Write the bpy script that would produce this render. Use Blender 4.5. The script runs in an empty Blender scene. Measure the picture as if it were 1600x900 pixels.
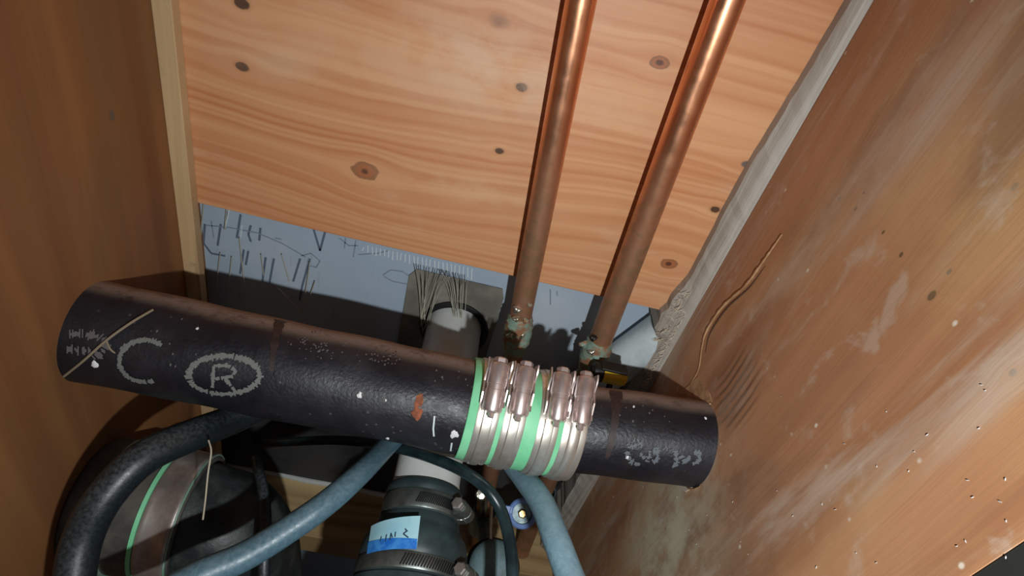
import bpy, bmesh, math, random
import numpy as np
from mathutils import Vector, Matrix

# ------------------------------------------------------------------ camera calibration (metres; x across the bay, y into the wall, z up)
F = 900.0
D = np.array([-366., 1166, 900]); D /= np.linalg.norm(D)
X = np.array([8250., 1895, 900]); X -= D * (X @ D); X /= np.linalg.norm(X)
N = np.cross(X, D)
H = 1.2                                    # height of the camera
O3 = np.array([0, 0, H])
def ray(px, py):
    v = np.array([px - 800, py - 450, F]) / F
    return np.array([v @ X, v @ N, -(v @ D)])
def Pd(px, py, d): return ray(px, py) * d + O3                      # at a camera depth
def Pn(px, py, n): r = ray(px, py); return r * (n / r[1]) + O3      # on a plane of constant y
def Px(px, py, x): r = ray(px, py); return r * (x / r[0]) + O3      # on a plane of constant x
def W(x, y, z): return np.array([x, y, z + H])

S = bpy.context.scene
C = S.collection
cam = bpy.data.objects.new('camera', bpy.data.cameras.new('camera')); C.objects.link(cam)
cam.data.lens = 36 * F / 1600; cam.data.sensor_width = 36; cam.data.clip_start = 0.005
R = np.array([X, N, -D])                    # rows: world axes in picture axes (right, down, forward)
cx, cy, cz = R[:, 0], -R[:, 1], -R[:, 2]    # camera right, up, back in the world
cam.matrix_world = Matrix([[cx[i], cy[i], cz[i], O3[i]] for i in range(3)] + [[0, 0, 0, 1]])
S.camera = cam

w = bpy.data.worlds.new('world'); S.world = w; w.use_nodes = True
w.node_tree.nodes['Background'].inputs[0].default_value = (0.62, 0.66, 0.72, 1)
w.node_tree.nodes['Background'].inputs[1].default_value = 0.10
def lamp(name, loc, power, size, col):
    l = bpy.data.lights.new(name, 'POINT'); l.energy = power; l.shadow_soft_size = size; l.color = col
    o = bpy.data.objects.new(name, l); C.objects.link(o); o.location = loc; return o
lt = lamp('torch_light', W(0.085, -0.12, -0.038), 10.2, 0.006, (0.95, 0.99, 1.0))
lt.data.type = 'SPOT'; lt = bpy.data.lights['torch_light']; lt.spot_size = math.radians(140); lt.spot_blend = 1.0; lt.shadow_soft_size = .006
lo = bpy.data.objects['torch_light']; lo.rotation_euler = (Vector(W(.09, .40, -.36)) - lo.location).to_track_quat('-Z', 'Y').to_euler()
S.view_settings.view_transform = 'Standard'; S.view_settings.look = 'None'
S.view_settings.exposure = 0.0; S.view_settings.gamma = 1.0; S.view_settings.use_curve_mapping = False

rnd = random.Random(7)

# ------------------------------------------------------------------ node helpers
class G:
    """a small expression language over shader nodes"""
    def __init__(s, nt): s.nt = nt
    def new(s, t, **k):
        n = s.nt.nodes.new(t)
        for a, b in k.items(): setattr(n, a, b)
        return n
    def put(s, sock, v):
        if isinstance(v, E): s.nt.links.new(v.s, sock)
        elif hasattr(v, 'is_linked') or hasattr(v, 'links'): s.nt.links.new(v, sock)
        else: sock.default_value = v
    def math(s, op, *a):
        n = s.new('ShaderNodeMath', operation=op)
        for i, v in enumerate(a): s.put(n.inputs[i], v)
        return E(s, n.outputs[0])
    def comb(s, a, b, c):
        n = s.new('ShaderNodeCombineXYZ')
        for i, v in enumerate((a, b, c)): s.put(n.inputs[i], v)
        return n.outputs[0]
    def noise(s, vec, scale=1, detail=3, rough=0.5, dist=0.0):
        n = s.new('ShaderNodeTexNoise'); s.put(n.inputs['Vector'], vec)
        n.inputs['Scale'].default_value = scale; n.inputs['Detail'].default_value = detail
        n.inputs['Roughness'].default_value = rough; n.inputs['Distortion'].default_value = dist
        return E(s, n.outputs['Fac'])
    def voro(s, vec, scale):
        n = s.new('ShaderNodeTexVoronoi'); s.put(n.inputs['Vector'], vec); n.inputs['Scale'].default_value = scale
        return E(s, n.outputs['Distance'])
    def step(s, v, a, b, lo=0.0, hi=1.0):
        n = s.new('ShaderNodeMapRange', interpolation_type='SMOOTHSTEP')
        s.put(n.inputs[0], v); n.inputs[1].default_value = a; n.inputs[2].default_value = b
        n.inputs[3].default_value = lo; n.inputs[4].default_value = hi
        return E(s, n.outputs[0])
    def mix(s, f, a, b):
        n = s.new('ShaderNodeMix', data_type='RGBA')
        s.put(n.inputs[0], f); s.put(n.inputs[6], col(a)); s.put(n.inputs[7], col(b))
        return n.outputs[2]
def col(c): return (*c, 1) if isinstance(c, tuple) and len(c) == 3 else c
class E:
    def __init__(s, g, sock): s.g, s.s = g, sock
    def __add__(s, o): return s.g.math('ADD', s, o)
    def __radd__(s, o): return s.g.math('ADD', o, s)
    def __sub__(s, o): return s.g.math('SUBTRACT', s, o)
    def __rsub__(s, o): return s.g.math('SUBTRACT', o, s)
    def __mul__(s, o): return s.g.math('MULTIPLY', s, o)
    def __rmul__(s, o): return s.g.math('MULTIPLY', o, s)
    def __truediv__(s, o): return s.g.math('DIVIDE', s, o)
def srgb(r, g, b):
    f = lambda c: (c / 255 / 12.92) if c / 255 <= .04045 else ((c / 255 + .055) / 1.055) ** 2.4
    return (f(r), f(g), f(b))
def mat(name, color=(.5, .5, .5), rough=.5, metal=0., bump=None, build=None, spec=.5, coat=0.):
    m = bpy.data.materials.new(name); m.use_nodes = True; nt = m.node_tree
    b = nt.nodes['Principled BSDF']; g = G(nt)
    b.inputs['Base Color'].default_value = (*color, 1); b.inputs['Roughness'].default_value = rough
    b.inputs['Metallic'].default_value = metal; b.inputs['Specular IOR Level'].default_value = spec
    b.inputs['Coat Weight'].default_value = coat
    geo = g.new('ShaderNodeNewGeometry')
    sep = g.new('ShaderNodeSeparateXYZ'); nt.links.new(geo.outputs['Position'], sep.inputs[0])
    sn = g.new('ShaderNodeSeparateXYZ'); nt.links.new(geo.outputs['Normal'], sn.inputs[0])
    ctx = dict(g=g, b=b, pos=geo.outputs['Position'], x=E(g, sep.outputs[0]), y=E(g, sep.outputs[1]), z=E(g, sep.outputs[2]),
               nx=E(g, sn.outputs[0]), ny=E(g, sn.outputs[1]), nz=E(g, sn.outputs[2]))
    h = None
    if build:
        r = build(ctx)
        if r:
            if 'color' in r: g.put(b.inputs['Base Color'], r['color'])
            if 'rough' in r: g.put(b.inputs['Roughness'], r['rough'])
            if 'metal' in r: g.put(b.inputs['Metallic'], r['metal'])
            h = r.get('h')
    if bump and h is None:
        h = g.noise(ctx['pos'], bump[0], 4, .6)
    if h is not None:
        n = g.new('ShaderNodeBump'); n.inputs['Strength'].default_value = bump[1] if bump else .3
        n.inputs['Distance'].default_value = bump[2] if bump and len(bump) > 2 else .001
        g.put(n.inputs['Height'], h); nt.links.new(n.outputs[0], b.inputs['Normal'])
    return m

def vary(c1, c2, scale, lo=.35, hi=.65, detail=4, rough=None):
    def f(c):
        g = c['g']; n = g.noise(c['pos'], scale, detail, .6)
        r = {'color': g.mix(g.step(n, lo, hi), c1, c2)}
        if rough: r['rough'] = g.step(n, lo, hi, rough[0], rough[1])
        return r
    return f

# wood: p along the grain, q across it, knots = (p, q, size, kind)
def wood(axes, light, dark, knots, swirl=None, patch=None, fields=(), dust=None, streak=26., warp=.035, ringc=.5, specks=False):
    def f(c):
        g = c['g']; p, q = c[axes[0]], c[axes[1]]
        qw = q + (g.noise(g.comb(p * 2.2, q * 3.5, 1.3), 1, 2) - .5) * warp
        for (kp, kq, ks, amp) in fields:
            dp, dq = (p - kp) / (ks * 3.2), (q - kq) / ks
            qw = qw + g.math('EXPONENT', (dp * dp + dq * dq) * -1.0) * amp
        qw = qw + (g.noise(g.comb(p * 10, q * 20, 5.1), 1, 2) - .5) * .006
        for (kp, kq, ks, kind) in knots:
            dp, dq = p - kp, q - kq
            d2 = dp * dp / (ks * ks * 12) + dq * dq / (ks * ks * 5)
            e = g.math('EXPONENT', d2 * -1.0)
            qw = qw + e * dq * -.8
        n1 = g.noise(g.comb(p * .9, qw * streak, .3), 1, 3, .45)
        n1b = g.noise(g.comb(p * .6, qw * streak * 2.8, 4.3), 1, 1, .4)
        n2 = g.noise(g.comb(p * 7, qw * 330, .7), 1, 3, .6)
        n3 = g.noise(c['pos'], 5.0, 2)
        bands = g.step(n1b, .38, .70)
        t = g.step(n1, .34, .68) * .55 + bands * ringc + (n2 - .5) * .35 + (n3 - .5) * .6
        t = g.math('MINIMUM', g.math('MAXIMUM', t, 0.0), 1.0)
        colr = g.mix(t, light, dark)
        if swirl:
            sp, sq = swirl[0], swirl[1]
            dp, dq = (p - sp) / 2.1, q - sq
            d = g.math('SQRT', dp * dp + dq * dq) + (g.noise(c['pos'], 30, 2) - .5) * .004
            rg = g.step(g.math('SINE', d * swirl[2]), -.2, .9)
            mp, mq = (p - swirl[3]) / swirl[5], (q - swirl[4]) / swirl[6]
            mask = g.step(mp * mp + mq * mq, 1.0, .1)
            colr = g.mix(rg * mask * .9, colr, tuple(v * .42 for v in dark))
        wob = g.noise(c['pos'], 95, 3) - .5
        for (kp, kq, ks, kind) in knots:
            dp, dq = p - kp, q - kq
            r = g.math('SQRT', dp * dp * .75 + dq * dq * 1.5) + wob * (ks * .9)
            if kind == 'd':
                colr = g.mix(g.step(r, ks * 1.05, ks * .75) * .92, colr, (.012, .010, .010))
                colr = g.mix(g.step(r, ks * 1.6, ks * .8) * .25, colr, tuple(v * .35 for v in dark))
            elif kind == 's':
                colr = g.mix(g.step(r, ks * 1.5, ks * .1) * .75, colr, tuple(v * .4 for v in dark))
            elif kind == 'g':
                colr = g.mix(g.step(r, ks * 1.1, ks * .6) * .85, colr, (.085, .085, .09))
            else:
                colr = g.mix(g.step(r, ks * 1.15, ks * .95) * .75, colr, tuple(v * .35 for v in dark))
                colr = g.mix(g.step(r, ks * .85, ks * .65) * .8, colr, (dark[0] * .75, dark[1] * .62, dark[2] * .6))
                colr = g.mix(g.step(r, ks * .45, ks * .2) * .75, colr, (.03, .012, .008))
        if dust:
            for (dcol, sc, lo, hi, amt, seed, stretch) in dust:
                dn = g.noise(g.comb(p * stretch, q * sc, seed), 1, 5, .6, .4)
                colr = g.mix(g.step(dn, lo, hi) * amt, colr, dcol)
        if patch:
            for (pp, pq, ps, pqs, pc, pa) in patch:
                dp, dq = (p - pp) / ps, (q - pq) / pqs
                pn = g.noise(g.comb(p * 22, q * 30, 8.8), 1, 5, .65)
                colr = g.mix(g.math('EXPONENT', (dp * dp + dq * dq) * -1.0) * g.step(pn, .3, .62) * pa, colr, pc)
        if specks:
            v = g.voro(g.comb(p * 60, q * 75, .2), 1)
            sel = g.noise(c['pos'], 22, 2)
            colr = g.mix(g.step(v, .13, .04) * g.step(sel, .52, .6) * .8, colr, (.8, .72, .6))
        return {'color': colr, 'h': n1 * .6 + n2 * .5}
    return f

# ------------------------------------------------------------------ mesh helpers
def nrm(v): v = np.asarray(v, float); return v / (np.linalg.norm(v) + 1e-12)
class MB:
    def __init__(s): s.v, s.f = [], []
    def add(s, vs, fs):
        k = len(s.v); s.v += [tuple(map(float, v)) for v in vs]; s.f += [tuple(i + k for i in f) for f in fs]; return s
    def box(s, c, ax, half):
        c = np.asarray(c, float); a = [nrm(q) * h for q, h in zip(ax, half)]
        vs = [c + i * a[0] + j * a[1] + k * a[2] for i in (-1, 1) for j in (-1, 1) for k in (-1, 1)]
        fs = [(0, 1, 3, 2), (4, 6, 7, 5), (0, 4, 5, 1), (2, 3, 7, 6), (0, 2, 6, 4), (1, 5, 7, 3)]
        return s.add(vs, fs)
    def tube(s, pts, rad, seg=20, caps=True):
        pts = [np.asarray(p, float) for p in pts]; n = len(pts)
        rads = rad if hasattr(rad, '__len__') else [rad] * n
        T = [nrm(pts[min(i + 1, n - 1)] - pts[max(i - 1, 0)]) for i in range(n)]
        u = np.cross(T[0], [0, 0, 1.]);
        if np.linalg.norm(u) < .05: u = np.cross(T[0], [1., 0, 0])
        u = nrm(u); vs, fs = [], []
        for i in range(n):
            u = nrm(u - T[i] * (u @ T[i])); w_ = np.cross(T[i], u)
            for k in range(seg):
                a = 2 * math.pi * k / seg
                vs.append(pts[i] + rads[i] * (math.cos(a) * u + math.sin(a) * w_))
        for i in range(n - 1):
            for k in range(seg):
                k2 = (k + 1) % seg
                fs.append((i * seg + k, i * seg + k2, (i + 1) * seg + k2, (i + 1) * seg + k))
        if caps: fs += [tuple(range(seg))[::-1], tuple(range((n - 1) * seg, n * seg))]
        return s.add(vs, fs)
    def lathe(s, a, d, prof, seg=48, caps=True, wob=None):
        a = np.asarray(a, float); d = nrm(d); u = nrm(np.cross(d, [0, 0, 1.] if abs(d[2]) < .9 else [1., 0, 0])); w_ = np.cross(d, u)
        vs, fs = [], []
        for (t, r) in prof:
            for k in range(seg):
                an = 2 * math.pi * k / seg; rr = r + (wob(t, an) if wob else 0)
                vs.append(a + d * t + rr * (math.cos(an) * u + math.sin(an) * w_))
        n = len(prof)
        for i in range(n - 1):
            for k in range(seg):
                k2 = (k + 1) % seg
                fs.append((i * seg + k, i * seg + k2, (i + 1) * seg + k2, (i + 1) * seg + k))
        if caps: fs += [tuple(range(seg))[::-1], tuple(range((n - 1) * seg, n * seg))]
        return s.add(vs, fs)
    def grid(s, fn, nu, nv):
        vs = [fn(i / nu, j / nv) for j in range(nv + 1) for i in range(nu + 1)]
        fs = [(j * (nu + 1) + i, j * (nu + 1) + i + 1, (j + 1) * (nu + 1) + i + 1, (j + 1) * (nu + 1) + i) for j in range(nv) for i in range(nu)]
        return s.add(vs, fs)
    def build(s, name, m, parent=None, base=None, smooth=True, bevel=0., solid=0., sharp=40):
        me = bpy.data.meshes.new(name); o = bpy.data.objects.new(name, me); C.objects.link(o)
        V = np.array(s.v)
        if parent is not None: org = np.array(parent['_o'])
        elif base is not None: org = np.array(base)
        else: org = np.array([V[:, 0].mean(), V[:, 1].mean(), V[:, 2].min()])
        me.from_pydata([tuple(v) for v in V - org], [], s.f)
        bm = bmesh.new(); bm.from_mesh(me); bmesh.ops.recalc_face_normals(bm, faces=bm.faces); bm.to_mesh(me); bm.free()
        me.materials.append(m)
        if smooth:
            me.polygons.foreach_set('use_smooth', [True] * len(me.polygons))
            me.set_sharp_from_angle(angle=math.radians(sharp))
        if parent is not None:
            o.parent = parent['o']; q = parent.get('q')
            if parent.get('mesh'): pass
        else: o.location = tuple(org)
        if bevel:
            b = o.modifiers.new('bevel', 'BEVEL'); b.width = bevel; b.segments = 2; b.limit_method = 'ANGLE'
        if solid:
            b = o.modifiers.new('solidify', 'SOLIDIFY'); b.thickness = solid; b.offset = -1
        return o
def H_(o, org): return {'o': o, '_o': org}
def thing(name, label, cat, base, group=None):
    o = bpy.data.objects.new(name, None); C.objects.link(o); o.location = tuple(base); o.empty_display_size = .02
    o['label'] = label; o['category'] = cat
    if group: o['group'] = group
    return H_(o, np.array(base, float))
def sub(o, par): return H_(o, par['_o'])       # a part as parent of sub-parts (parts sit at their thing's origin)
def tag(o, label, cat, group=None, kind=None):
    o['label'] = label; o['category'] = cat
    if group: o['group'] = group
    if kind: o['kind'] = kind
    return o
def struct(o, label=None):
    o['kind'] = 'structure'
    if label: o['label'] = label
    return H_(o, np.array(o.location))
def spline(pts, n=10):
    P = [np.asarray(p, float) for p in pts]; P = [2 * P[0] - P[1]] + P + [2 * P[-1] - P[-2]]; out = []
    for i in range(1, len(P) - 2):
        for k in range(n):
            t = k / n; a, b, c, d = P[i - 1:i + 3]
            out.append(.5 * (2 * b + (c - a) * t + (2 * a - 5 * b + 4 * c - d) * t * t + (3 * b - a - 3 * c + d) * t ** 3))
    out.append(P[-2]); return out
class Cyl:
    def __init__(s, a, b, r):
        s.a = np.asarray(a, float); s.b = np.asarray(b, float); s.e = nrm(s.b - s.a); s.r = r; s.L = np.linalg.norm(s.b - s.a)
        s.u = nrm(np.cross(s.e, [0, 1., 0])) if abs(s.e[1]) < .9 else nrm(np.cross(s.e, [0, 0, 1.])); s.w = np.cross(s.e, s.u)
    def pt(s, t, th, r=None): return s.a + s.e * t + (s.r if r is None else r) * (math.cos(th) * s.u + math.sin(th) * s.w)
    def rad(s, th): return math.cos(th) * s.u + math.sin(th) * s.w
    def tan(s, th): return -math.sin(th) * s.u + math.cos(th) * s.w
    def hit(s, px, py, r=None):
        r = s.r if r is None else r; d = ray(px, py); o = O3 - s.a
        dp = d - s.e * (d @ s.e); op = o - s.e * (o @ s.e)
        A, B, Cc = dp @ dp, dp @ op, op @ op - r * r; q = B * B - A * Cc
        t = (-B - math.sqrt(max(q, 0))) / A
        p = O3 + d * t - s.a; th = math.atan2(p @ s.w, p @ s.u); return p @ s.e, th
    def at(s, px, py, r=None):
        t, th = s.hit(px, py, r); return s.pt(t, th, r)

# ------------------------------------------------------------------ materials
k = lambda px, py, s_, kd: (*[v for v in (Pn(px, py, .445)[0], Pn(px, py, .445)[2])], s_, kd)
BP = lambda px, py: (Pn(px, py, .445)[0], Pn(px, py, .445)[2])
bk = [k(378, 104, .0045, 'd'), k(378, 6, .0055, 'd'), k(815, 136, .004, 'd'), k(780, 236, .0035, 'd'), k(570, 267, .009, 'r'),
      k(1031, 98, .0055, 'r'), k(1045, 412, .0062, 'r'), k(1117, 327, .0042, 'd'), k(1166, 257, .0045, 'g'), k(780, 33, .006, 's')]
M = {}
M['ply_back'] = mat('plywood_back', rough=.48, bump=(1, .25, .0008), build=wood(('x', 'z'), srgb(214, 160, 116), srgb(190, 124, 80), bk, patch=[(*BP(760, 110), .09, .035, srgb(222, 190, 162), .6), (*BP(740, 300), .07, .015, srgb(222, 186, 150), .4), (*BP(450, 100), .05, .02, srgb(220, 184, 150), .4)], streak=58., ringc=.5, warp=.03, 
    fields=[(Pn(470, 160, .445)[0], Pn(470, 160, .445)[2], .05, .018), (Pn(620, 330, .445)[0], Pn(620, 330, .445)[2], .035, .012), (Pn(1000, 330, .445)[0], Pn(1000, 330, .445)[2], .04, -.012)],
    dust=[(srgb(212, 180, 150), 26, .56, .78, .35, 3.1, 9)]))
k2 = lambda px, py, s_, kd: (Px(px, py, .227)[2], Px(px, py, .227)[1], s_, kd)
rk = [k2(1456, 462, .0024, 'd'), k2(1408, 398, .0015, 'd'), k2(1350, 301, .0011, 'd'), k2(1337, 326, .0014, 'd'), k2(1380, 363, .0012, 'd'), k2(1585, 292, .0022, 'g'),
      k2(1582, 582, .0022, 'g'), k2(1312, 310, .0016, 'g'), k2(1483, 425, .0016, 'g')]
sw = Px(1128, 540, .227); swm = Px(1150, 610, .227)
M['ply_right'] = mat('plywood_right', rough=.6, bump=(1, .3, .001), build=wood(('z', 'y'), srgb(190, 138, 100), srgb(153, 104, 70), rk, streak=17, warp=.05, ringc=.3,
    swirl=(sw[2], sw[1], 900, swm[2], swm[1], .040, .036), specks=True, patch=[(Px(1040, 840, .227)[2], Px(1040, 840, .227)[1], .09, .06, srgb(222, 214, 186), .95), (Px(1450, 170, .227)[2], Px(1450, 170, .227)[1], .05, .02, srgb(196, 172, 150), .6), (Px(1250, 400, .227)[2], Px(1250, 400, .227)[1], .06, .012, srgb(196, 172, 150), .6)],  # first patch: pale dust, lightened to stand in for stronger light
    dust=[(srgb(214, 176, 124), 7, .45, .7, .5, 9.1, 4), (srgb(126, 98, 78), 10, .5, .68, .55, 2.3, 4), (srgb(200, 184, 166), 24, .48, .68, .6, 7.3, 4), (srgb(205, 195, 180), 40, .56, .7, .35, 5.5, 30)]))
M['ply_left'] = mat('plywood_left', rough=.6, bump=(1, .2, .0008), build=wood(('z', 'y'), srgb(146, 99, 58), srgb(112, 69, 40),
    [(Px(175, 180, -.25)[2], Px(175, 180, -.25)[1], .004, 'g')], streak=14, warp=.03, ringc=.35, dust=[(srgb(105, 82, 48), 10, .5, .7, .5, 1.7, 4)]))  # darker copy of the plywood, its dimmer light put into the brown
M['batten'] = mat('batten_wood', rough=.65, bump=(1, .3, .001), build=wood(('z', 'x'), srgb(205, 176, 132), srgb(165, 128, 88), [], streak=60, dust=[(srgb(120, 100, 78), 30, .6, .75, .5, 1.2, 30)]))
M['rough_edge'] = mat('rough_sawn_edge', rough=.85, bump=(1, .8, .003), build=wood(('z', 'x'), srgb(178, 172, 162), srgb(132, 120, 108), [], streak=110, warp=.06))
M['splinter'] = mat('torn_veneer', rough=.7, build=vary(srgb(186, 148, 108), srgb(150, 110, 76), 90))
M['crack'] = mat('dark_crack', srgb(70, 46, 34), .8)
M['sill'] = mat('sill_wood', rough=.7, bump=(1, .3, .001), build=wood(('x', 'y'), srgb(205, 178, 130), srgb(150, 120, 80), [], streak=30))
M['fibre'] = mat('wood_fibre', srgb(205, 190, 168), .8)
def board(c):
    g = c['g']; n = g.noise(c['pos'], 9, 4); s_ = g.noise(g.comb(c['x'] * 160, c['z'] * 14, 1.), 1, 3)
    cl = g.mix(g.step(n, .35, .7), srgb(160, 176, 192), srgb(180, 190, 200))
    return {'color': g.mix(g.step(s_, .62, .74) * .25, cl, srgb(110, 122, 140)), 'h': s_}
M['board'] = mat('grey_blue_board', rough=.42, bump=(1, .15, .0006), build=board)
M['membrane'] = mat('dark_membrane', rough=.6, bump=(60, .4, .001), build=vary(srgb(60, 60, 62), srgb(34, 34, 36), 12))  # mottled dark grey for the lower part of the board
M['plate'] = mat('grey_brown_plate', rough=.5, bump=(40, .3, .001), build=vary(srgb(132, 128, 118), srgb(104, 100, 92), 25))  # a half-shadow on the board, put into this colour
M['ink'] = mat('printed_ink', srgb(92, 104, 122), .6)
M['ink_faint'] = mat('faint_ink', srgb(128, 140, 154), .6)
M['scratch'] = mat('pale_scratch', srgb(205, 215, 218), .5)
def blackpipe(c):
    g = c['g']; n = g.noise(c['pos'], 70, 5, .65); n2 = g.noise(c['pos'], 13, 4, .6); n3 = g.noise(c['pos'], 420, 2)
    base = g.mix(g.step(n2, .35, .7), (.007, .007, .011), (.017, .016, .020))
    stain = g.step(g.noise(g.comb(c['x'] * 40, c['y'] * 12, c['z'] * 12), 1, 3), .62, .72)
    base = g.mix(stain * .3, base, srgb(50, 36, 34))
    dust = g.step(c['nz'] * .74 + c['ny'] * .67, .70, .95) * g.step(n, .2, .5)
    base = g.mix(dust * .8, base, srgb(150, 130, 118))
    sp = g.step(g.voro(c['pos'], 120), .16, .08) * g.step(n2, .5, .6)
    base = g.mix(sp * .2, base, srgb(140, 135, 135))
    return {'color': base, 'rough': g.math('ADD', g.step(n, .3, .7, .38, .56), dust * .4), 'h': n * .5 + n3 * .6}
M['black_pipe'] = mat('black_painted_pipe', bump=(1, .45, .0012), build=blackpipe)
M['marking'] = mat('grey_pipe_marking', srgb(104, 106, 102), .7)
M['marking_blue'] = mat('blue_grey_marking', srgb(88, 94, 100), .65)
M['speck'] = mat('grey_specks', srgb(92, 86, 86), .7)
M['rust'] = mat('rust', rough=.8, build=vary(srgb(150, 84, 52), srgb(112, 60, 40), 200))
M['stain'] = mat('brown_stain', rough=.6, build=vary(srgb(52, 34, 31), srgb(36, 26, 25), 200))
M['paint'] = mat('white_paint_fleck', srgb(215, 215, 215), .5)
M['pvc'] = mat('white_pvc', rough=.32, bump=(30, .1, .0005), build=vary(srgb(205, 208, 206), srgb(188, 190, 186), 14))
M['pvc_dusty'] = mat('dusty_white_pvc', rough=.3, bump=(220, .25, .0006), build=vary(srgb(196, 206, 208), srgb(172, 184, 186), 35))
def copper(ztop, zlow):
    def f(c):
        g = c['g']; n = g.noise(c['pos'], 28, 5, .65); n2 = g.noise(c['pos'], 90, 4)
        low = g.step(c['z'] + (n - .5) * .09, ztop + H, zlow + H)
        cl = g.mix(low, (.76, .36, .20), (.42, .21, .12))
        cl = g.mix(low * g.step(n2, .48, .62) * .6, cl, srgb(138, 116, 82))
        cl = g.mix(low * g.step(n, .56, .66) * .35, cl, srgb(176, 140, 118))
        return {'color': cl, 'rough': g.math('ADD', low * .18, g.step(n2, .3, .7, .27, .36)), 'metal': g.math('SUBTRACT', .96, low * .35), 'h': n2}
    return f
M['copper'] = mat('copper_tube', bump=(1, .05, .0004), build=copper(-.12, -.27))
M['verdigris'] = mat('verdigris', rough=.7, metal=.2, bump=(150, .8, .0015), build=vary(srgb(132, 158, 142), srgb(150, 104, 74), 100, .42, .62))
M['solder'] = mat('solder', srgb(190, 186, 172), .25, .85, bump=(180, .6, .001))
def steel(c1, c2, sc=60, r=(.16, .34)):
    def f(c):
        g = c['g']; n = g.noise(c['pos'], sc, 4, .6)
        return {'color': g.mix(g.step(n, .35, .68), c1, c2), 'rough': g.step(n, .3, .7, r[0], r[1]), 'h': n}
    return f
M['steel'] = mat('stainless_band', metal=.8, bump=(1, .1, .0004), build=steel(srgb(222, 218, 208), srgb(190, 180, 168), 60, (.32, .46)))
M['steel_housing'] = mat('stainless_screw_housing', metal=.8, bump=(1, .08, .0004), build=steel(srgb(226, 212, 208), srgb(196, 176, 172), 110, (.3, .4)))
M['steel_dull'] = mat('dull_clamp_steel', metal=.85, bump=(1, .2, .0006), build=steel(srgb(140, 146, 142), srgb(96, 102, 98), 80, (.35, .5)))
M['steel_grey'] = mat('greyed_shield_steel', metal=.75, bump=(1, .2, .0006), build=steel(srgb(196, 188, 182), srgb(150, 140, 134), 40, (.3, .45)))
M['green'] = mat('mint_green_rubber', rough=.45, build=vary(srgb(118, 205, 152), srgb(140, 218, 170), 40))
M['green_dull'] = mat('dusty_green_rubber', rough=.6, build=vary(srgb(104, 150, 124), srgb(140, 160, 146), 40))
M['rubber'] = mat('black_rubber', rough=.42, bump=(90, .15, .0006), build=vary(srgb(42, 54, 56), srgb(58, 72, 73), 30, rough=(.36, .5)))
def cast(c):
    g = c['g']; n = g.noise(c['pos'], 35, 5, .65); n2 = g.noise(c['pos'], 300, 3)
    return {'color': g.mix(g.step(n, .4, .72), srgb(30, 36, 36), srgb(60, 66, 64)), 'rough': g.step(n, .3, .7, .34, .55), 'h': n + n2}
M['cast'] = mat('black_cast_elbow', bump=(1, .3, .001), build=cast)
M['cast_grey'] = mat('grey_dusty_pipe_end', rough=.6, bump=(90, .3, .001), build=vary(srgb(62, 60, 57), srgb(86, 82, 76), 40))
def hose(c1, c2, sc):
    def f(c):
        g = c['g']; n = g.noise(c['pos'], sc, 4, .65)
        dust = g.step(c['nz'], .3, 1.) * g.step(n, .3, .7) * .35
        return {'color': g.mix(dust * .5, g.mix(g.step(n, .35, .7), c1, c2), srgb(128, 136, 138)), 'rough': g.step(n, .3, .7, .34, .5), 'h': n}
    return f
M['hose_black'] = mat('black_hose', bump=(1, .2, .0008), build=hose(srgb(22, 29, 33), srgb(26, 34, 38), 400))
M['hose_blue'] = mat('blue_grey_hose', bump=(1, .25, .0008), build=hose(srgb(70, 98, 110), srgb(80, 110, 124), 300))
M['hose_pale'] = mat('pale_blue_hose', bump=(1, .3, .0008), build=hose(srgb(116, 150, 166), srgb(134, 168, 182), 260))
M['cable'] = mat('dark_teal_cable', rough=.3, bump=(60, .1, .0005), build=vary(srgb(22, 36, 40), srgb(34, 52, 56), 60))
M['sticker'] = mat('pale_blue_sticker', rough=.45, build=vary(srgb(150, 205, 222), srgb(176, 220, 230), 30))
M['sticker_blue'] = mat('blue_stripe', rough=.45, build=vary(srgb(36, 110, 205), srgb(70, 150, 225), 140))
M['writing'] = mat('dark_writing', srgb(40, 70, 90), .6)
M['valve_grey'] = mat('grey_valve_metal', rough=.4, metal=.5, bump=(70, .3, .001), build=vary(srgb(88, 104, 108), srgb(120, 132, 132), 60))
M['dusty_grey'] = mat('dusty_grey_handle', rough=.6, bump=(120, .3, .001), build=vary(srgb(104, 128, 132), srgb(84, 104, 108), 60))
M['blue'] = mat('blue_plastic', srgb(112, 145, 205), .4)
M['brass'] = mat('brass_screw', srgb(214, 180, 120), .3, .8)
M['yellow'] = mat('yellow_plastic', srgb(222, 186, 28), .4)
M['black'] = mat('black_plastic', srgb(16, 16, 15), .5)
M['thread'] = mat('pale_thread', srgb(176, 168, 148), .8)
M['web'] = mat('cobweb_strand', srgb(168, 166, 150), .7)
M['twig'] = mat('brown_grass_stalk', srgb(128, 114, 94), .8)
M['caulk'] = mat('white_caulk', srgb(196, 200, 196), .6, bump=(90, .4, .001))
M['dirt'] = mat('dark_soil', rough=.95, bump=(60, .8, .01), build=vary(srgb(38, 30, 24), srgb(22, 18, 15), 30))
M['frame_dark'] = mat('dark_frame_strip', srgb(34, 36, 33), .7)

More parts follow.
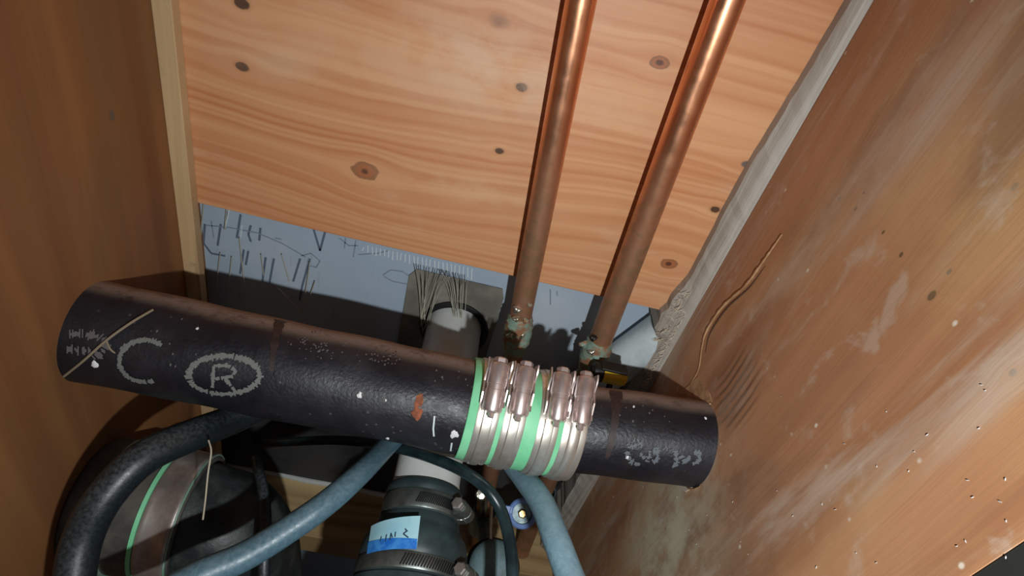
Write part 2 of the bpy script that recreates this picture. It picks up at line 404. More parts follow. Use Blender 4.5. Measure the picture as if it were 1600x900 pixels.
# ------------------------------------------------------------------ setting
XL, XR = -.25, .227
def slab(name, lo, hi, m, **kw):
    lo, hi = np.array(lo, float), np.array(hi, float)
    return MB().box((lo + hi) / 2 + O3, np.eye(3), (hi - lo) / 2).build(name, M[m], smooth=False, base=((lo + hi) / 2 + O3), **kw)
ZP = -.3166                                  # lower edge of the plywood
o = slab('wall_back', (XL - .002, .445, ZP), (XR + .002, .457, .42), 'ply_back', bevel=.0008)
struct(o, 'upper back wall of orange knotty plywood behind the copper pipes')
gb = slab('wall_rear', (XL - .002, .475, -1.1), (XR + .002, .487, -.20), 'board')
GB = struct(gb, 'blue-grey board wall below and behind the plywood edge')
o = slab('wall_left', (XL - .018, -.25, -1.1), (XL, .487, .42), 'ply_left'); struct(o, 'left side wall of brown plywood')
# right wall: side panel
o = slab('wall_right', (XR, .124, -1.1), (XR + .018, .487, .42), 'ply_right'); WR = struct(o, 'right side wall of dusty orange plywood')
o = slab('trim_1', (XR + .0005, .104, -1.1), (XR + .03, .1235, .42), 'frame_dark'); struct(o, 'dark strip on the front edge of the right plywood')  # added strip, keeps the panel's front edge dark
o = slab('wall_front', (XR + .03, .105, -1.1), (.9, .12, .42), 'frame_dark'); struct(o)
o = slab('floor', (XL - .018, -.25, -1.12), (XR + .018, .49, -1.1), 'dirt'); struct(o, 'dark floor at the bottom of the cavity')
o = slab('ceiling', (XL - .018, -.25, .42), (XR + .018, .49, .43), 'ply_left'); struct(o)
o = slab('trim_2', (XL, .434, -.760), (XL + .0145, .4449, .42), 'batten', bevel=.0008); struct(o, 'pale narrow batten in the left corner')
# rough strip in the right corner: wavy sawn edge
def edge_strip():
    m = MB(); n = 130; r_ = random.Random(3); rows = []
    for i in range(n + 1):
        z = .42 - i / n * 1.178
        wv = .0075 + .0075 * min(1, max(0, (.02 - z) / .2)) + .0007 * math.sin(z * 31) + r_.uniform(-.0003, .0003)
        if z < -.27: wv += .003 * min(1, (-.27 - z) / .05) + r_.uniform(-.0016, .0016)
        if -.335 < z < -.285: wv += .004
        y = .4448 if z > ZP else .4745
        rows.append([(XR - wv, y, z), (XR - wv, .436 + r_.uniform(-.001, .001), z), (XR - wv * .5, .428 + r_.uniform(-.0012, .0012), z), (XR - .0002, .425, z), (XR - .0002, y, z)])
    vs = [W(*p) for r in rows for p in r]
    fs = [(i * 5 + j, i * 5 + (j + 1) % 5, (i + 1) * 5 + (j + 1) % 5, (i + 1) * 5 + j) for i in range(n) for j in range(5)] + [(0, 1, 2, 3, 4), tuple(n * 5 + j for j in range(5))]
    return m.add(vs, fs).build('trim_3', M['rough_edge'], smooth=False)
T3 = struct(edge_strip(), 'pale rough-sawn frayed strip in the right corner')
fb = MB()
for i in range(260):
    zz = rnd.uniform(-.345, -.275) if i < 110 else rnd.uniform(-.40, -.30)
    a = W(XR - .010 - rnd.uniform(0, .006), rnd.uniform(.426, .440), zz)
    if i >= 110: a = W(XR - .006, rnd.uniform(.424, .434), zz)
    d = np.array([-rnd.uniform(.001, .007), -rnd.uniform(-.002, .005), rnd.uniform(-.007, .005)])
    fb.tube([a, a + d * .5 + np.array([0, 0, rnd.uniform(-.0005, .0005)]), a + d], [.00035, .00028, .0001], 5)
fo = fb.build('splinter_fringe', M['fibre'], T3); fo['kind'] = 'stuff'
# sill
sill = slab('trim_4', (XL, .394, -.802), (XR, .4748, -.762), 'sill', bevel=.0015); SL = struct(sill, 'tan wooden sill under the board wall')
cb = MB().tube(spline([W(x, .472 + .001 * math.sin(x * 60), -.7605) for x in np.linspace(XL + .003, XR - .003, 24)], 3), .004, 10).build('caulk_bead', M['caulk'], SL)
grey_sheet = slab('dark_sheet', (XL + .0005, .4722, -.756), (XR - .0005, .4748, -.50), 'membrane')
tag(grey_sheet, 'dark grey sheet on the board wall below the black pipe', 'sheet')

# splinter line on the right wall (a torn ridge of veneer)
pts = [(1222, 366), (1204, 392), (1190, 412), (1165, 446), (1134, 474), (1116, 497), (1102, 522), (1096, 548), (1092, 575), (1082, 595), (1066, 614)]
P_ = spline([Px(a, b, XR - .0003) for a, b in pts], 6)
sp_ = MB().tube(P_, [.0003 + .0008 * math.sin(math.pi * min(1, i / len(P_) + .12)) * (1 + .35 * math.sin(i * 1.9)) for i in range(len(P_))], 8).build('veneer_splinter', M['splinter'], WR)
cpts = spline([Px(a + 6, b + 3, XR - .0002) for a, b in pts[2:8]], 6)
MB().tube(cpts, [.0001 + .0006 * math.sin(math.pi * i / len(cpts)) for i in range(len(cpts))], 6).build('veneer_crack', M['crack'], WR)
tp = [Px(a, b, XR - .0006) for a, b in [(1090, 588), (1098, 600), (1108, 614), (1112, 628), (1085, 622), (1060, 614), (1074, 604)]]
MB().add(tp + [p + np.array([.0006, 0, 0]) for p in tp], [tuple(range(7))] + [(i, (i + 1) % 7, 7 + (i + 1) % 7, 7 + i) for i in range(7)]).build('torn_veneer', M['splinter'], WR, smooth=False)
rim = [W(XR - .0006, .3118 + .0366 * math.cos(a), -.3452 + .0366 * math.sin(a)) for a in np.linspace(-2.9, 1.2, 60)]
MB().tube(rim, [.0004 + .0007 * abs(math.sin(i * .7) * math.sin(i * .23)) for i in range(60)], 6).build('hole_rim', M['splinter'], WR)
tp = [Px(a, b, XR - .0010) for a, b in [(1050, 750), (1068, 754), (1088, 754), (1080, 763), (1070, 768), (1060, 762)]]
MB().add(tp + [p + np.array([.0010, 0, 0]) for p in tp], [tuple(range(6))] + [(i, (i + 1) % 6, 6 + (i + 1) % 6, 6 + i) for i in range(6)]).build('chipped_rim', M['fibre'], WR, smooth=False)
# dust flecks on the right wall
fl = MB()
for i in range(34):
    px, py = rnd.uniform(1150, 1590), rnd.uniform(600, 890)
    if i % 4 == 0: px, py = rnd.uniform(1000, 1200), rnd.uniform(740, 890)
    p = Px(px, py, XR - .0004); a = rnd.uniform(0, 3.1); L = rnd.uniform(.0003, .0009)
    fl.tube([p - np.array([0, math.cos(a), math.sin(a)]) * L, p, p + np.array([0, math.cos(a), math.sin(a)]) * L], [.0001, .00026, .0001], 5)
fo = fl.build('sawdust_flecks', M['paint'], WR); fo['kind'] = 'stuff'

# ------------------------------------------------------------------ printed marks, painted strand shadows and scratches on the board wall
def flat_strokes(strokes, y, wd):
    m = MB()
    for s_ in strokes:
        pp = [Pn(a, b, y) for a, b in s_]
        for a, b in zip(pp, pp[1:]):
            t = nrm(b - a); n_ = nrm(np.cross(t, [0, 1, 0])) * wd
            m.add([a - n_, a + n_, b + n_, b - n_], [(0, 1, 2, 3)])
    return m
ink_and_shade = [[(354, 330), (351, 358)], [(376, 335), (370, 372)], [(381, 390), (375, 428)], [(415, 402), (410, 440)], [(428, 404), (421, 442)], [(469, 404), (458, 440)],
       [(320, 350), (318, 380), (330, 396), (352, 400)], [(490, 358), (500, 392), (508, 362)], [(484, 404), (472, 448), (468, 470)],
       [(345, 350), (340, 384)], [(392, 352), (388, 366), (392, 378)], [(407, 356), (405, 376)], [(388, 392), (384, 414)]]  # some are print, the dark dashes paint the shadows of strands
o = flat_strokes(ink_and_shade, .4745, .0011).build('printed_marking', M['ink'], GB, smooth=False); o['label'] = 'dark printed stroke marks'; o['kind'] = 'stuff'
ink2 = [[(322, 352), (360, 356), (402, 364)], [(402, 364), (440, 380), (478, 402)], [(330, 345), (334, 372)], [(430, 372), (440, 374)], [(470, 400), (486, 396), (500, 408), (494, 418), (480, 414), (482, 404)],
        [(530, 372), (545, 384), (560, 384)], [(540, 372), (538, 388)], [(556, 376), (552, 402)], [(598, 430), (610, 422), (628, 424), (640, 432)], [(600, 432), (614, 440), (636, 444)],
        [(560, 398), (590, 396), (606, 392)], [(860, 452), (860, 476)], [(870, 455), (871, 462)]]
o = flat_strokes(ink2, .4743, .0006).build('printed_marking', M['ink_faint'], GB, smooth=False); o['kind'] = 'stuff'
sc = [[(358, 328), (352, 356)], [(378, 352), (376, 372)], [(568, 386), (566, 392)]] + [[(575 + i * 6.5, 384 + i * 1.4), (575 + i * 6.5 + rnd.uniform(-2, 1), 392 + i * 1.6 + rnd.uniform(0, 5))] for i in range(26)]
o = flat_strokes(sc, .4741, .0005).build('pale_scratches', M['scratch'], GB, smooth=False); o['kind'] = 'stuff'

# ------------------------------------------------------------------ white pipe, its painted half-shadow and the rubber reducer
A = W(.0149, .475, -.4215); dA = nrm([.006, -.239, -.0485])
shade_sheet = MB()  # added sheet, its shape and colour stand in for a square half-shadow
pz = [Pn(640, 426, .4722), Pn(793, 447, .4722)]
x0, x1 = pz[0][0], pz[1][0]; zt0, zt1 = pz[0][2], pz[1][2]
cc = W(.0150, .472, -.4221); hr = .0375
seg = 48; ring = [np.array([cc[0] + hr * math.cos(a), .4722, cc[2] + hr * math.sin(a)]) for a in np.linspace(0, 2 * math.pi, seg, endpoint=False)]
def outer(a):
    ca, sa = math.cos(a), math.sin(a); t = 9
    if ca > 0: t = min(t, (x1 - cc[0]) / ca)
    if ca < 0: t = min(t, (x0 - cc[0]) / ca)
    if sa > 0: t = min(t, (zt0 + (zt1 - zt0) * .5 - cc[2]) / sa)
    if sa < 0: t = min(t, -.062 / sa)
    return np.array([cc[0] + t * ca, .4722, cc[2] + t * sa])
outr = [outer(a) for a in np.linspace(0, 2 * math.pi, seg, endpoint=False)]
shade_sheet.add(ring + outr, [(i, (i + 1) % seg, seg + (i + 1) % seg, seg + i) for i in range(seg)])
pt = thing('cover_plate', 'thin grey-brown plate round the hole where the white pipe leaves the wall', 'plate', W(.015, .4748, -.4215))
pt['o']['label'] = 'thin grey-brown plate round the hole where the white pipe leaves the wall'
shade_sheet.build('plate', M['plate'], pt, smooth=False, solid=.0015)
MB().lathe([cc[0], .4712, cc[2]], [0, 1, 0], [(0, .0375), (-.0015, .0375), (-.0022, .0360), (-.0015, .0325), (0, .0318)], 56, caps=False).build('rubber_ring', M['black'], pt)  # plain black ring round the pipe hole
MB().lathe([cc[0], .4726, cc[2]], [0, 1, 0], [(0, .0376), (.0012, .0376)], 48, caps=False).build('hole_lining', M['black'], pt)
MB().lathe([cc[0], .4738, cc[2]], [0, 1, 0], [(0, .0372), (.0006, .0372)], 48).build('dark_hole', M['black'], pt)
wp = MB().lathe(A - dA * .002, dA, [(0, .0295), (.205, .0295), (.2055, .028)], 64).build('white_pipe', M['pvc'], base=A)
tag(wp, 'white plastic pipe coming out of the wall plate into the black rubber reducer', 'pipe')

def screw_housing(m, c, ax, up, side, L, r, mm, par, head=True):
    """worm screw box: tunnel along ax standing off along up"""
    mb = MB(); ax, up, side = nrm(ax), nrm(up), nrm(side)
    prof = [(-1.15, -.9), (-1.15, .1)] + [(math.cos(a) * 1.0, .15 + math.sin(a) * .95) for a in np.linspace(math.pi, 0, 11)] + [(1.15, .1), (1.15, -.9)]
    vs = []
    for t, sc_ in ((-L, .88), (-L * .9, 1), (-L * .12, 1.0), (-L * .1, .93), (L * .1, .93), (L * .12, 1.0), (L * .9, 1), (L, .88)):
        vs += [c + ax * t + side * (a * r * sc_) + up * (b * r * sc_) for a, b in prof]
    n = len(prof); fs = []
    for i in range(7):
        fs += [(i * n + j, i * n + (j + 1) % n, (i + 1) * n + (j + 1) % n, (i + 1) * n + j) for j in range(n)]
    fs += [tuple(range(n))[::-1], tuple(range(7 * n, 8 * n))]
    mb.add(vs, fs)
    h = mb.build('screw_housing', mm, par, sharp=50)
    return h

cyR = Cyl(A, A + dA * .4, .044)
rc = thing('rubber_reducer', 'black rubber pipe reducer with pale blue sticker and two steel clamps at bottom centre', 'coupling', A + dA * .19)
body = [(.205, .0298), (.1850, .0298), (.1845, .0320), (.1865, .0333), (.1915, .0336), (.193, .0328), (.2115, .0328), (.213, .0342), (.2185, .0352), (.2225, .0380), (.2270, .0412), (.2315, .0430), (.2360, .0437), (.2450, .0440), (.2462, .0432), (.2605, .0432), (.262, .0446), (.285, .0446), (.287, .0435), (.287, .0425), (.25, .0425)]
MB().lathe(A, dA, body, 72, caps=False).build('rubber_body', M['rubber'], rc)
MB().lathe(A, dA, [(.250, .0422), (.60, .0422)], 64).build('lower_pipe', M['cast_grey'], rc)
for (s0, s1, r0, hp) in ((.1945, .2100, .0334, (716, 800)), (.2475, .2592, .0439, (722, 893))):
    b = MB().lathe(A, dA, [(s0, r0 - .001), (s0, r0), (s0 + .0015, r0 + .0006), (s1 - .0015, r0 + .0006), (s1, r0), (s1, r0 - .001)], 72, caps=False).build('hose_clamp', M['steel_dull'], rc)
    hc = sub(b, rc); cyc = Cyl(A, A + dA, r0)
    th_h = cyc.hit(hp[0], hp[1])[1]; sm = (s0 + s1) / 2
    up, tn = cyc.rad(th_h), cyc.tan(th_h)
    c0 = cyc.pt(sm, th_h, r0 + .0045)
    screw_housing(None, c0, tn, up, dA, .0120, .0062, M['steel_dull'], hc)
    e = 1 if tn @ (X * 0 + np.array([cx @ [1, 0, 0], 0, 0])) > 9 else None
    # the screw head stands out of whichever end shows
    sgn = 1 if (tn[2] > 0) else -1
    MB().lathe(c0 + tn * sgn * .0115, tn * sgn, [(0, .0036), (.001, .0050), (.0065, .0052), (.0075, .0042)], 6).build('screw_head', M['steel_grey'], hc, smooth=False)
    dth = (cyc.hit(668, hp[1] - 30)[1] - th_h + math.pi) % (2 * math.pi) - math.pi; dsg = 1 if dth > 0 else -1
    sl = MB(); n0 = 20
    for i in range(n0):
        th = th_h + (.34 + i * .050) * dsg
        q = cyc.pt(sm, th, r0 + .0007)
        a2 = nrm(dA + cyc.tan(th) * .35)
        sl.box(q, [a2, nrm(np.cross(cyc.rad(th), a2)), cyc.rad(th)], [.0045, .00055, .0003])
    so = sl.build('band_slots', M['black'], hc, smooth=False); so['kind'] = 'stuff'
def decal(cyl, quad, r, nu=14, nv=8):
    q = [cyl.hit(*p_, r) for p_ in quad]
    def fn(u, v):
        t = (q[0][0] * (1 - u) + q[1][0] * u) * (1 - v) + (q[3][0] * (1 - u) + q[2][0] * u) * v
        th = (q[0][1] * (1 - u) + q[1][1] * u) * (1 - v) + (q[3][1] * (1 - u) + q[2][1] * u) * v
        return cyl.pt(t, th, r)
    return MB().grid(fn, nu, nv)
stk = decal(cyR, [(580, 822), (657, 806), (651, 858), (573, 866)], .0444).build('sticker', M['sticker'], rc)
SK = sub(stk, rc)
decal(cyR, [(575, 847), (652, 842), (651, 858), (573, 866)], .0446).build('blue_stripe', M['sticker_blue'], SK)
def marks(cyl, strokes, r, wd, gap=0., jit=0., seed=1):
    m = MB(); r_ = random.Random(seed)
    for s_ in strokes:
        for (a, b) in zip(s_, s_[1:]):
            n = max(1, int(math.hypot(a[0] - b[0], a[1] - b[1]) / 2.2))
            hs = [cyl.at(a[0] + (b[0] - a[0]) * i / n, a[1] + (b[1] - a[1]) * i / n, r) for i in range(n + 1)]
            for i in range(n):
                if r_.random() < gap: continue
                p, q = hs[i], hs[i + 1]; c = (p + q) / 2
                rd = c - cyl.a; rd = nrm(rd - cyl.e * (rd @ cyl.e)); t = nrm(q - p); side = nrm(np.cross(t, rd))
                ww = wd * r_.uniform(1 - jit, 1 + jit); of = side * wd * r_.uniform(-jit, jit) * .5
                m.add([p - side * ww + of, p + side * ww + of, q + side * ww + of, q - side * ww + of], [(0, 1, 2, 3)])
    return m
marks(cyR, [[(594, 846), (596, 838)], [(602, 846), (604, 835)], [(609, 844), (611, 833), (613, 840)], [(618, 831), (617, 839)], [(637, 829), (630, 834), (638, 840)], [(633, 826), (635, 829)]], .0448, .0005).build('handwriting', M['writing'], SK)

# ------------------------------------------------------------------ right white pipe
a0, a1 = Pn(905, 612, .4522), Pn(1062, 500, .4522)
a1 = a0 + (a1 - a0) * ((XR - .004 - a0[0]) / (a1[0] - a0[0]))
o = MB().tube([a0, a0 * .5 + a1 * .5, a1], .0215, 56).build('white_pipe', M['pvc_dusty'], base=(a0 + a1) / 2)
tag(o, 'dusty white plastic pipe slanting up into the right corner', 'pipe')

# ------------------------------------------------------------------ black drain pipes and the green-lined coupling
PA, PM, PB = W(XL - .012, .3075, -.3543), W(.110, .3138, -.3607), W(XR + .012, .3116, -.3437)
PM1 = PM + (PA - PM) * .004; cL = Cyl(PA, PM, .0381); cRp = Cyl(PM, PB, .0356)
wobf = lambda t, a: .00035 * math.sin(t * 90 + 2 * a) + .0003 * math.sin(t * 37 + 3 * a)
def pipe(cyl, L0, L1, name, lab):
    t = thing(name, lab, 'pipe', cyl.pt(cyl.L / 2, 0, 0)); n = 60
    MB().lathe(cyl.a, cyl.e, [(L0 + (L1 - L0) * i / n, cyl.r) for i in range(n + 1)], 72, wob=wobf).build('pipe_barrel', M['black_pipe'], t)
    return t
pL = pipe(cL, 0, cL.L - .001, 'drain_pipe', 'long black drain pipe with grey C and ringed R markings, from left wall')
pR = pipe(cRp, .001, cRp.L, 'drain_pipe', 'short black drain pipe running from the steel clamps into the right wall')
circ = lambda x, y, rx, ry, a0_, a1_, n=18: [(x + rx * math.cos(math.radians(a0_ + (a1_ - a0_) * i / n)), y + ry * math.sin(math.radians(a0_ + (a1_ - a0_) * i / n))) for i in range(n + 1)]
r1 = cL.r + .0009
o = marks(cL, [circ(226, 564, 40, 33, -48, -290)], r1, .0017, .04, .35, 4).build('printed_letter', M['marking'], pL, smooth=False); o['label'] = 'large worn grey letter C'
o = marks(cL, [[(108, 522), (130, 521), (156, 526), (168, 536), (158, 552), (146, 560)], [(104, 545), (128, 548), (142, 549)]], r1, .0022, .2, .6, 6).build('printed_letter', M['speck'], pL, smooth=False); o['label'] = 'worn grey stroke at pipe end'
o = marks(cL, [circ(350, 586, 56, 30, 0, 360, 30)], r1, .0019, .06, .4, 8).build('printed_ring', M['marking'], pL, smooth=False)
o = marks(cL, [[(332, 606), (334, 572)], [(334, 572), (356, 571), (368, 578), (364, 588), (336, 592)], [(352, 592), (368, 612)]], r1, .0013, .1, .3, 9).build('printed_letter', M['marking'], pL, smooth=False); o['label'] = 'worn grey letter R inside the ring'
rr = cRp.r + .0009
o = marks(cRp, [[(1003, 694), (984, 698), (978, 712), (990, 722)], [(1000, 708), (1012, 722), (1016, 704)], [(1026, 694), (1028, 718), (1020, 722)], [(1056, 704), (1058, 724), (1050, 730)],
     [(1064, 712), (1070, 724), (1078, 712)], [(1084, 708), (1094, 706), (1092, 722), (1082, 724)], [(1020, 706), (1032, 704)], [(980, 722), (1000, 726)]], rr, .0015, .15, .6, 12).build('printed_lettering', M['marking_blue'], pR, smooth=False); o['label'] = 'worn upside-down grey lettering'
def blob(cyl, px, py, rad, m, par, name, sx=1, sy=1, seed=0, hgt=.0006):
    t0, th0 = cyl.hit(px, py); r_ = random.Random(seed); n = 14; ra = [1 + r_.uniform(-.3, .3) for _ in range(n)]
    vs = [cyl.pt(t0, th0, cyl.r + .0007 + hgt)]
    for ring_, hh in ((.6, hgt * .8), (1, 0)):
        for i in range(n):
            a = 2 * math.pi * i / n
            vs.append(cyl.pt(t0 + rad * sx * ring_ * ra[i] * math.cos(a), th0 + rad * sy * ring_ * ra[i] * math.sin(a) / cyl.r, cyl.r + .0007 + hh))
    fs = [(0, 1 + i, 1 + (i + 1) % n) for i in range(n)] + [(1 + i, 1 + n + i, 1 + n + (i + 1) % n, 1 + (i + 1) % n) for i in range(n)]
    return MB().add(vs, fs).build(name, m, par)
for i, (x, y, r_) in enumerate([(149, 569, .0022), (562, 617, .0018), (710, 678, .0028), (606, 684, .0014), (309, 514, .0010), (603, 625, .0007)]):
    blob(cL, x, y, r_, M['paint'], pL, 'paint_fleck', 1, 1.3, i)
for i, (x, y, r_) in enumerate([(980, 714, .0013), (990, 636, .0009), (1102, 654, .0010)]): blob(cRp, x, y, r_, M['paint'], pR, 'paint_fleck', 1, 1.3, i + 9)
blob(cL, 652, 646, .0052, M['rust'], pL, 'rust_patch', .85, 1.0, 31, .0004); blob(cL, 655, 626, .0030, M['rust'], pL, 'rust_patch', 1, 1.5, 33, .0004)
marks(cL, [[(706, 692), (704, 705)], [(679, 650), (677, 670), (678, 682)]], r1, .0006).build('paint_drip', M['scratch'], pL)
# brown stain bands
def band_on(cyl, px, py0, py1, wd, m, par, name, seed):
    t0, a0_ = cyl.hit(px, py0); t1, a1_ = cyl.hit(px - 14, py1); r_ = random.Random(seed); vs = []
    n = 26
    for i in range(n + 1):
        f_ = i / n; t = t0 + (t1 - t0) * f_; th = a0_ + (a1_ - a0_) * f_; wv = wd * (1 - .6 * f_) * r_.uniform(.7, 1.2)
        vs += [cyl.pt(t - wv, th, cyl.r + .0007), cyl.pt(t + wv, th, cyl.r + .0007)]
    return MB().add(vs, [(2 * i, 2 * i + 1, 2 * i + 3, 2 * i + 2) for i in range(n)]).build(name, m, par)
band_on(cL, 438, 502, 580, .0040, M['stain'], pL, 'stain_band', 2)
band_on(cRp, 962, 612, 715, .0050, M['stain'], pR, 'stain_band', 5)
fbm = MB()
for cyl, px, py, rx, ry, n in ((cL, 505, 545, 30, 18, 36), (cL, 590, 560, 40, 16, 40), (cL, 480, 530, 24, 12, 16), (cRp, 1000, 640, 60, 30, 10), (cL, 690, 600, 60, 40, 10), (cL, 300, 560, 160, 50, 12)):
    for i in range(n):
        x, y = px + rnd.gauss(0, rx * .5), py + rnd.gauss(0, ry * .5)
        try: t0, th0 = cyl.hit(x, y)
        except Exception: continue
        s_ = rnd.uniform(.0003, .0008); a = rnd.uniform(0, 6.28); vs = []
        for j in range(5):
            b = a + j * 1.257; vs.append(cyl.pt(t0 + s_ * math.cos(b), th0 + s_ * 1.6 * math.sin(b) / cyl.r, cyl.r + .0008))
        fbm.add(vs, [(0, 1, 2, 3, 4)])
o = fbm.build('paint_specks', M['speck'], pL, smooth=False); o['kind'] = 'stuff'

# coupling, built along the axis of the left pipe
cC = Cyl(PM + cL.e * -.13, PM + cL.e * .08, cL.r)
sx_ = lambda px, py: cC.hit(px, py, .0415)[0]
G0, G1 = sx_(733, 640), sx_(919, 664) - .0012
cp = thing('shielded_coupling', 'four-band steel coupling with mint green rubber joining the two black pipes', 'coupling', cC.pt((G0 + G1) / 2, 0, 0))
MB().lathe(cC.a, cC.e, [(G0, .0385), (G0, .0402), (G0 + .001, .0408), (G1 - .001, .0408), (G1, .0400), (G1, .037)], 80, caps=False).build('rubber_sleeve', M['green'], cp)
bands = [(744, 777), (787, 820), (843, 874), (883, 919)]
hpx = [(774, 607), (815, 613), (873, 622), (910, 628)]
for i, ((u0, u1), hp) in enumerate(zip(bands, hpx)):
    s0, s1 = sx_(u0, 655), sx_(u1, 665); wd = s1 - s0; r0 = .0416
    pr = [(s0, r0 - .0012), (s0, r0), (s0 + wd * .08, r0 + .0004), (s0 + wd * .26, r0 + .0004), (s0 + wd * .31, r0 + .0013), (s0 + wd * .50, r0 + .0016), (s0 + wd * .69, r0 + .0013), (s0 + wd * .74, r0 + .0004), (s1 - wd * .06, r0 + .0004), (s1, r0), (s1, r0 - .0012)]
    b = MB().lathe(cC.a, cC.e, pr, 96, caps=False).build('steel_band', M['steel'], cp)
    bp = sub(b, cp)
    sc0, th0 = cC.hit(hp[0], hp[1], r0 + .006)
    up, tn = cC.rad(th0), cC.tan(th0)
    if tn[2] > 0: tn = -tn                       # towards the underside
    c0 = cC.pt(sc0, th0, r0 + .0082)
    ca_, sa_ = math.cos(.30), math.sin(.30)      # the box stands off a little at its upper end
    up, tn = up * ca_ + tn * sa_, tn * ca_ - up * sa_
    screw_housing(None, c0, tn, up, cC.e, .0180, .0066, M['steel_housing'], bp)
    MB().lathe(c0 + tn * .0176, tn, [(0, .0034), (.0006, .0038), (.0014, .0026), (.0042, .0026), (.0050, .0018)], 8).build('screw_tip', M['steel_housing'], bp)
    # screw head and folded lips at the upper end
    MB().lathe(c0 - tn * .0176, -tn, [(0, .0052), (.004, .0052), (.005, .0040)], 6).build('screw_head', M['steel_housing'], bp, smooth=False)
    lp = MB()
    for sd in (-1, 1):
        q = c0 + cC.e * sd * .0083 - up * .0040 - tn * .0015
        vs = []
        for t_ in np.linspace(-.0200, .0150, 9):
            hgt = .0028 + .0016 * math.sin(t_ * 330 + sd) + (.0022 if t_ < -.011 else 0)
            for k_ in (-1, 1): vs += [q + tn * t_ + cC.e * k_ * .0006 - up * .003, q + tn * t_ + cC.e * (k_ * .0006 + sd * .0006) + up * hgt]
        fs = []
        for j in range(8):
            a = j * 4; b_ = a + 4
            fs += [(a, a + 1, b_ + 1, b_), (a + 2, b_ + 2, b_ + 3, a + 3), (a + 1, a + 3, b_ + 3, b_ + 1), (a, b_, b_ + 2, a + 2)]
        fs += [(0, 2, 3, 1), (32, 33, 35, 34)]
        lp.add(vs, fs)
    lp.build('housing_flange', M['steel_housing'], bp, sharp=30)
# steel shield lip at the bottom of the coupling
MB().lathe(cC.a, cC.e, [(G0 + .0045, .0409), (G0 + .0045, .0413), (G1 - .0012, .0413), (G1 - .0012, .0409)], 80, caps=False)

# ------------------------------------------------------------------ copper pipes
def axis_pt(a, d, z): t = (z + H - a[2]) / d[2]; return a + d * t
cps = [((908, 0), (820, 460), 'left-hand copper water pipe, nearer the white pipe, with crusty green solder joint'),
       ((1137, 0), (935, 540), 'right-hand copper water pipe, nearer the right wall, with green solder joint')]
cop_axes = []
for i, (p0, p1, lab) in enumerate(cps):
    a, b = Pn(*p0, .425), Pn(*p1, .425); d = nrm(b - a); cop_axes.append((a, d))
    r = .0106 if i == 0 else .0113
    top, bot = axis_pt(a, d, .415), axis_pt(a, d, -.7612)
    t = thing('copper_pipe', lab, 'pipe', bot)
    jz = (-.385, -.376)[i]
    Pj = axis_pt(a, d, jz)
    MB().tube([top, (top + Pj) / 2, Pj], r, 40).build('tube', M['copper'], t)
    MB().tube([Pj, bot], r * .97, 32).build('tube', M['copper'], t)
    # solder joint with a ragged crust
    zs = ((-.344, -.394), (-.352, -.396))[i]; q0, q1 = axis_pt(a, d, zs[0]), axis_pt(a, d, zs[1]); L = np.linalg.norm(q1 - q0)
    rj = random.Random(5 + i)
    wb = lambda tt, an: .0011 * math.sin(an * 3 + tt * 260) * math.sin(tt * 400 + an) + .0006 * math.sin(an * 7 + tt * 900)
    pr = [(L * k_ / 16, r + .0006 + .0022 * math.sin(math.pi * min(1, k_ / 13.)) ** .6) for k_ in range(17)]
    sj = MB().lathe(q0, q1 - q0, pr, 36, wob=wb).build('solder_joint', M['verdigris'], t)
    J = sub(sj, t)
    for (fx, fy, sz, m_) in (((808, 486, .0045, 'solder'), (806, 500, .0035, 'solder'), (821, 503, .0032, 'verdigris'), (798, 526, .0042, 'solder'), (814, 524, .0042, 'solder'), (827, 478, .0025, 'verdigris')) if i == 0 else
                             ((927, 530, .0036, 'black'), (925, 552, .0042, 'solder'), (938, 549, .0036, 'verdigris'), (912, 540, .0042, 'verdigris'), (930, 566, .0036, 'solder'))):
        c = Pn(fx, fy, .425 - r - .001)
        m = MB(); n = 10; pts_ = []
        m.lathe(c + np.array([0, .0022, 0]), [0, -1, 0], [(0, sz), (.0012, sz * .95), (.0026, sz * .7), (.0034, sz * .3), (.0035, .0002)], 14, wob=lambda tt, an: sz * .22 * math.sin(an * 3 + fx))
        m.build('solder_blob', M[m_], J)
    if i == 0:
        c = Pn(806, 534, .425 - r + .002)
        MB().tube([c, c + np.array([-.0004, -.0012, -.006]), c + np.array([-.0002, -.001, -.013]), c + np.array([0, -.001, -.020])], [.0038, .0024, .0013, .0004], 10).build('solder_drip', M['solder'], J)

# ------------------------------------------------------------------ large elbow at the lower left
path = [W(XL - .01, .266, -.5165), W(-.225, .266, -.5165), W(-.196, .266, -.5172), W(-.170, .266, -.5178), W(-.149, .2658, -.526), W(-.136, .265, -.547), W(-.130, .264, -.580), W(-.128, .263, -.64), W(-.128, .263, -.80), W(-.128, .263, -1.098)]
el = thing('drain_elbow', 'large black drain elbow with wide steel band at the lower left', 'pipe elbow', W(-.128, .263, -1.098))
sp = spline(path, 8)
MB().tube(sp, [.0478 + .0032 * min(1, max(0, (p[0] + .160) / .012)) for p in sp], 64).build('elbow_body', M['cast'], el)
ced = np.array([1., 0, -.02]); ced = nrm(ced); c0 = W(-.1805, .266, -.5170)
cs = thing('banded_coupling', 'wide steel band coupling edged with green rubber on the black elbow', 'coupling', c0)
RB = .0522
MB().lathe(c0 - ced * .0693, ced, [(0, RB - .003), (0, RB + .0002), (.002, RB + .001), (.030, RB + .001), (.0825, RB + .001), (.0835, RB), (.0835, RB - .003)], 80, caps=False).build('rubber_sleeve', M['cast_grey'], cs)
MB().lathe(c0 - ced * .0160, ced, [(0, RB), (0, RB + .0030), (.0032, RB + .0030), (.0032, RB)], 80, caps=False).build('green_edge', M['green'], cs)
